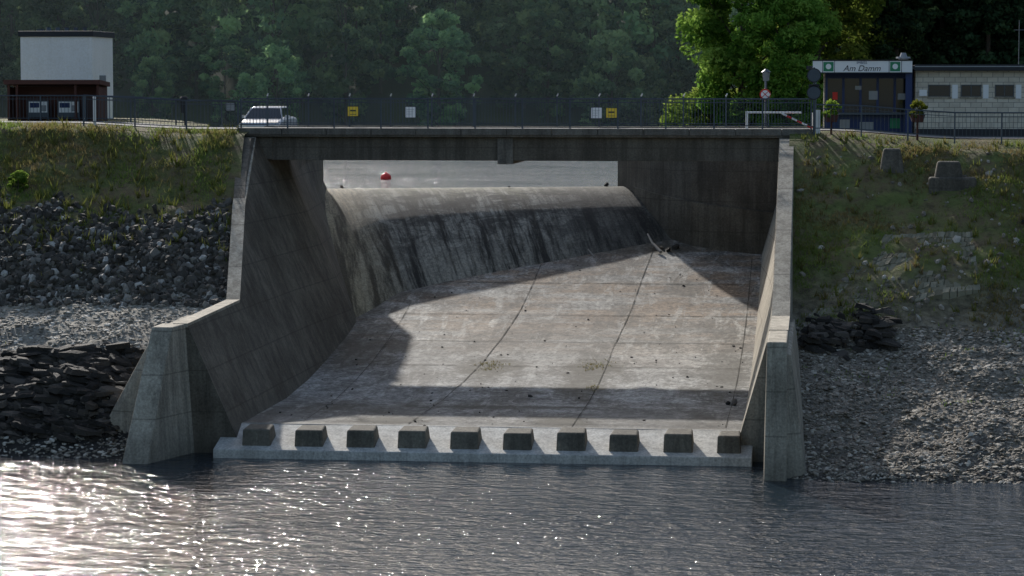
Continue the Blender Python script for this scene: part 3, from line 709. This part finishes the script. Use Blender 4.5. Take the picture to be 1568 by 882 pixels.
# parked car on lower terrace, nose to the railing
car=empty('parked_car'); cx=UX(405,8.0); yc=6.9; g=9.16
mb=MB(); w=.86
prof=[(0,.32,.62),(.12,.3,.78),(.9,.28,.92),(1.5,.28,1.0),(3.3,.28,1.0),(3.9,.3,.95),(4.0,.32,.6)]
vs=[];
for dy,zl,zh in prof: 
    ww=w*(.9 if dy in(0,4.0) else 1.)
    vs+=[(cx-ww,yc+dy,g+zl),(cx+ww,yc+dy,g+zl),(cx+ww,yc+dy,g+zh-.1),(cx+ww-.08,yc+dy,g+zh),(cx-ww+.08,yc+dy,g+zh),(cx-ww,yc+dy,g+zh-.1)]
fs=[]
for i in range(len(prof)-1):
    for j in range(6): fs.append([i*6+j,i*6+(j+1)%6,(i+1)*6+(j+1)%6,(i+1)*6+j])
fs+=[list(range(6)),[36+j for j in range(6)][::-1]]
mb.add(vs,fs,0); mb.build('body',[M_carp],car,.03)
mb=MB(); mb.hexa([(cx-.78,yc+.95,g+.93),(cx+.78,yc+.95,g+.93),(cx+.78,yc+3.75,g+.98),(cx-.78,yc+3.75,g+.98)],[(cx-.6,yc+1.6,g+1.38),(cx+.6,yc+1.6,g+1.38),(cx+.6,yc+3.2,g+1.38),(cx-.6,yc+3.2,g+1.38)]); mb.build('windows',[M_glass],car,.02)
mb=MB(); mb.hexa([(cx-.62,yc+1.55,g+1.36),(cx+.62,yc+1.55,g+1.36),(cx+.62,yc+3.25,g+1.36),(cx-.62,yc+3.25,g+1.36)],[(cx-.56,yc+1.7,g+1.43),(cx+.56,yc+1.7,g+1.43),(cx+.56,yc+3.1,g+1.43),(cx-.56,yc+3.1,g+1.43)])
for s in(-1,1): mb.cyl((cx+s*.8,yc+.95,g+.93),(cx+s*.61,yc+1.6,g+1.38),.035,.035,6)
mb.build('roof',[M_carp],car,.02)
mb=MB()
for s in(-1,1):
    for dy in(.75,3.2): mb.cyl((cx+s*.88,yc+dy,g+.3),(cx+s*.68,yc+dy,g+.3),.3,.3,16,0)
    mb.box(cx+s*.65-.14,cx+s*.65+.14,yc-.01,yc+.02,g+.58,g+.7,1); mb.box(cx+s*.95-.08,cx+s*.95+.08,yc+1.3,yc+1.4,g+.95,g+1.07,2)
mb.box(cx-.4,cx+.4,yc-.015,yc+.01,g+.42,g+.52,0); mb.box(cx-.26,cx+.26,yc-.03,yc-.016,g+.43,g+.51,1)
mb.build('wheels_and_lights',[M_black,M_white,M_carp],car)
# ---------------------------------------------------------------- kiosk building
kb=empty('snack_bar_building')
Yk=4.9+1.2; zg=9.46
XL=UX(1243,Yk); XS=UX(1400,Yk)
mb=MB(); mb.box(XS,29,Yk,Yk+6,zg-.3,12.05); mb.box(XL+.45,XS-.003,Yk+1.5,Yk+6,zg-.3,12.05); mb.build('masonry_walls',[M_brick],kb)
mb=MB(); mb.box(XL-.25,XS+.1,Yk-.35,Yk+6.2,12.12,12.25); mb.box(XS-.05,29.2,Yk-.3,Yk+6.2,12.08,12.28); mb.box(XS-.05,29.2,Yk-.36,Yk-.303,12.06,12.3)
mb.build('flat_roof',[M_slate_roof],kb)
mb=MB(); mb.box(XS-.05,29.2,Yk-.37,Yk-.361,12.2,12.24); mb.build('roof_edge_trim',[M_steel_l],kb)
mb=MB(); mb.box(XL,XS-.15,Yk-.45,Yk-.36,11.97,12.47,0); mb.box(XL-.02,XS-.13,Yk-.47,Yk-.451,12.44,12.49,1); mb.box(XL-.02,XS-.13,Yk-.47,Yk-.451,11.95,11.99,1)
mb.box(XL,XL+.05,Yk-.36,Yk+2,11.97,12.47,0)
for c in(XL+.62,XS-.82): mb.box(c-.2,c+.2,Yk-.456,Yk-.4515,12.03,12.4,2); mb.cyl((c,Yk-.462,12.22),(c,Yk-.457,12.22),.11,.11,12,0)
mb.box(XL+.38,XL+.4,Yk-.456,Yk-.4515,11.99,12.44,1); mb.box(XL+.85,XL+.87,Yk-.456,Yk-.4515,11.99,12.44,1); mb.box(XS-1.07,XS-1.05,Yk-.456,Yk-.4515,11.99,12.44,1); mb.box(XS-.58,XS-.56,Yk-.456,Yk-.4515,11.99,12.44,1)
mb.build('fascia_sign',[M_white,M_black,M_green],kb)
def text(body,x,y,z,size,mat,par,shear=0):
    c=bpy.data.curves.new('lettering','FONT'); c.body=body; c.size=size; c.align_x='CENTER'; c.shear=shear; c.extrude=.003; c.materials.append(mat)
    o=link(bpy.data.objects.new('lettering',c),par); o.location=(x,y,z); o.rotation_euler=(math.radians(90),0,0); return o
xc=(XL+XS)/2-.1
text('IMBISS',xc,Yk-.455,12.32,.15,M_blue,kb); text('Am Damm',xc,Yk-.455,12.04,.33,M_black,kb,.3)
mb=MB(); xa=XL+.5; yb=Yk+1.0
mb.box(xa,XS-.05,yb,yb+.45,zg,10.35,0); mb.box(xa,XS-.05,yb,yb+.45,11.75,12.1,0)
for x in np.linspace(xa,XS-.15,6): mb.box(x,x+.1,yb-.02,yb+.1,10.3,11.8,0)
mb.box(xa,XS-.05,yb+.12,yb+.15,10.35,11.75,1)
mb.box(xa+.05,XS-.05,yb-.45,yb,10.3,10.38,2)
for x,z,w,h,m in((xa+.6,9.75,.4,.35,3),(xa+1.4,9.7,.55,.3,3),(xa+1.75,10.9,.35,.35,3),(xa+2.6,9.75,.4,.4,4),(xa+.3,10.9,.2,.3,5),(xa+1.2,11.3,.25,.15,3),(xa+2.9,10.9,.3,.25,3)): mb.box(x,x+w,yb-.03,yb-.005,z,z+h,m)
mb.box(XS-.4,XS-.15,Yk-.3,Yk-.2,zg,12.0,0); mb.box(XL+.1,XL+.16,Yk-.3,Yk-.24,zg,11.95,2)
mb.build('shopfront',[M_blue,M_glass,M_steel,M_steel_l,M_green,M_red],kb)
mb=MB()
for u0,u1,k in((1420,1453,1),(1470,1500,2),(1522,1550,2)):
    a,b=UX(u0,Yk),UX(u1,Yk); mb.box(a,b,Yk-.02,Yk-.003,11.03,11.5,0); mb.box(a-.05,b+.05,Yk-.04,Yk-.003,10.95,11.02,2)
    for q in np.linspace(a,b,k+1): mb.box(q-.015,q+.015,Yk-.035,Yk-.021,11.03,11.5,1)
    mb.box(a,b,Yk-.035,Yk-.021,11.47,11.5,1); mb.box(a,b,Yk-.035,Yk-.021,11.03,11.05,1)
    mb.box(b+.08,b+.3,Yk-.03,Yk-.003,10.95,11.5,3)
for u0 in(1620,1660):
    a=UX(u0,Yk); mb.box(a,a+.8,Yk-.02,Yk-.003,11.03,11.5,0)
mb.box(XS+.15,XS+.45,Yk-.12,Yk-.003,11.05,11.3,3); mb.box(XS,29,Yk-.03,Yk-.002,zg-.3,9.75,4)
mb.build('high_windows',[M_glass,M_steel,M_conc_l,M_white,M_slate_roof],kb)
mb=MB(); x=UX(1381,Yk+1); mb.cyl((x,Yk+1,12.2),(x,Yk+1,12.55),.26,.2,12); mb.cyl((x,Yk+1,12.55),(x,Yk+1,12.62),.3,.28,12); mb.cyl((x,Yk+1,12.62),(x,Yk+1,12.78),.16,.1,12); mb.build('roof_vent',[M_steel_l],kb)
x=UX(1557,Yk+2); mb=MB(); mb.cyl((x,Yk+2,12.2),(x,Yk+2,14.1),.015,.012,6); mb.cyl((x-.2,Yk+2,13.7),(x+.2,Yk+2,13.7),.01,.01,5); mb.build('antenna',[M_steel_l],kb)
# ---------------------------------------------------------------- signs, barrier, lamp, planters
def disc(mb,x,y,z,r,m,th=.02): mb.cyl((x,y-th,z),(x,y,z),r,r,20,m)
x=UX(1245,-.4); mb=MB(); mb.cyl((x,-.4,9.5),(x,-.4,12.15),.03,.03,8,0); disc(mb,x,-.44,11.85,.27,1); disc(mb,x,-.44,11.2,.27,1); mb.box(x-.2,x+.2,-.46,-.44,11.42,11.52,1)
for z in(11.85,11.2): disc(mb,x,-.462,z,.235,0,.004)
mb.build('road_sign',[M_steel,M_black])
x=UX(1170,4); mb=MB(); mb.cyl((x,4.9,9.7),(x,4.9,12.0),.035,.03,8,0); disc(mb,x,4.84,11.12,.22,1); disc(mb,x,4.818,11.12,.165,2,.004); 
for s in(-1,1): mb.hexa([(x-.15*s-.02,4.808,10.98),(x-.15*s+.02,4.808,10.98),(x-.15*s+.02,4.81,10.98),(x-.15*s-.02,4.81,10.98)],[(x+.15*s-.02,4.808,11.26),(x+.15*s+.02,4.808,11.26),(x+.15*s+.02,4.81,11.26),(x+.15*s-.02,4.81,11.26)],1)
mb.build('no_stopping_sign',[M_steel_l,M_red,M_white])
x+=.03; mb=MB(); mb.cyl((x,5.05,9.7),(x,5.05,11.75),.05,.04,8,0); mb.cyl((x,5.05,11.65),(x,5.05,12.0),.12,.15,10,1); mb.cyl((x,5.05,12.0),(x,5.05,12.12),.2,.04,10,0); mb.build('street_lamp',[M_steel,M_steel_l])
mb=MB(); xa,xb=UX(1143,.4),UX(1251,-.3)
mb.cyl((xa,.3,9.7),(xa,.3,10.5),.05,.05,8,0); mb.box(xb-.1,xb+.1,-.3,-.1,9.6,10.55,0)
mb.cyl((xa-.05,.3,10.45),(xb-.6,.1,10.45),.035,.035,8,0)
for i in range(6):
    a=i/6;b=(i+1)/6; p=lambda t:(xb-1.35+1.15*t,.0,10.42-.55*t)
    mb.cyl(p(a),p(b),.035,.035,8,i%2)
mb.cyl((xb-.2,0,9.95),(xb-.2,0,10.45),.03,.03,6,0)
mb.build('road_barrier',[M_white,M_red])
pl=tree_mesh('plant',.55,.75,.0,22,90,.045,M_bush,81,.02,.17)
for u in(1272,1404):
    e=empty('flower_planter'); x=UX(u,-.55); mb=MB()
    mb.hexa([(x-.2,-.5,10.1),(x+.2,-.5,10.1),(x+.2,-.15,10.1),(x-.2,-.15,10.1)],[(x-.28,-.52,10.38),(x+.28,-.52,10.38),(x+.28,-.1,10.38),(x-.28,-.1,10.38)],0)
    mb.box(x-.04,x+.04,-.38,-.3,9.4,10.1,0); mb.build('pot',[M_brown],e)
    o=obj('flowers',pl,e); o.location=(x,-.33,10.3)
# ---------------------------------------------------------------- light, world, camera
S=Vector((-.41,.91,0)).normalized(); el=math.radians(27.5)
L=Vector((S.x*math.cos(el),S.y*math.cos(el),math.sin(el)))
sd=bpy.data.lights.new('sun','SUN'); sd.energy=4.8; sd.angle=math.radians(1.0); sd.color=(1,.965,.91)
so=link(bpy.data.objects.new('sun',sd)); so.rotation_euler=(-L).to_track_quat('-Z','Y').to_euler()
w=bpy.data.worlds.new('World'); sc.world=w; w.use_nodes=True; nt=w.node_tree
sk=nt.nodes.new('ShaderNodeTexSky'); sk.sky_type='NISHITA'; sk.sun_disc=False; sk.sun_elevation=el; sk.sun_rotation=math.atan2(L.x,L.y); sk.dust_density=1.8; sk.air_density=1.0
bg=nt.nodes['Background']; bg.inputs[1].default_value=.15; nt.links.new(sk.outputs[0],bg.inputs[0])
cd=bpy.data.cameras.new('camera'); co=link(bpy.data.objects.new('camera',cd)); cd.lens=91.84; cd.sensor_width=36; cd.clip_end=3000; cd.clip_start=.5
co.location=(11.5,-99.33,11.5); co.rotation_euler=(math.radians(90-4.45),0,math.asin(.115)); sc.camera=co
sc.view_settings.view_transform='Standard'; sc.view_settings.look='None'; sc.view_settings.exposure=0
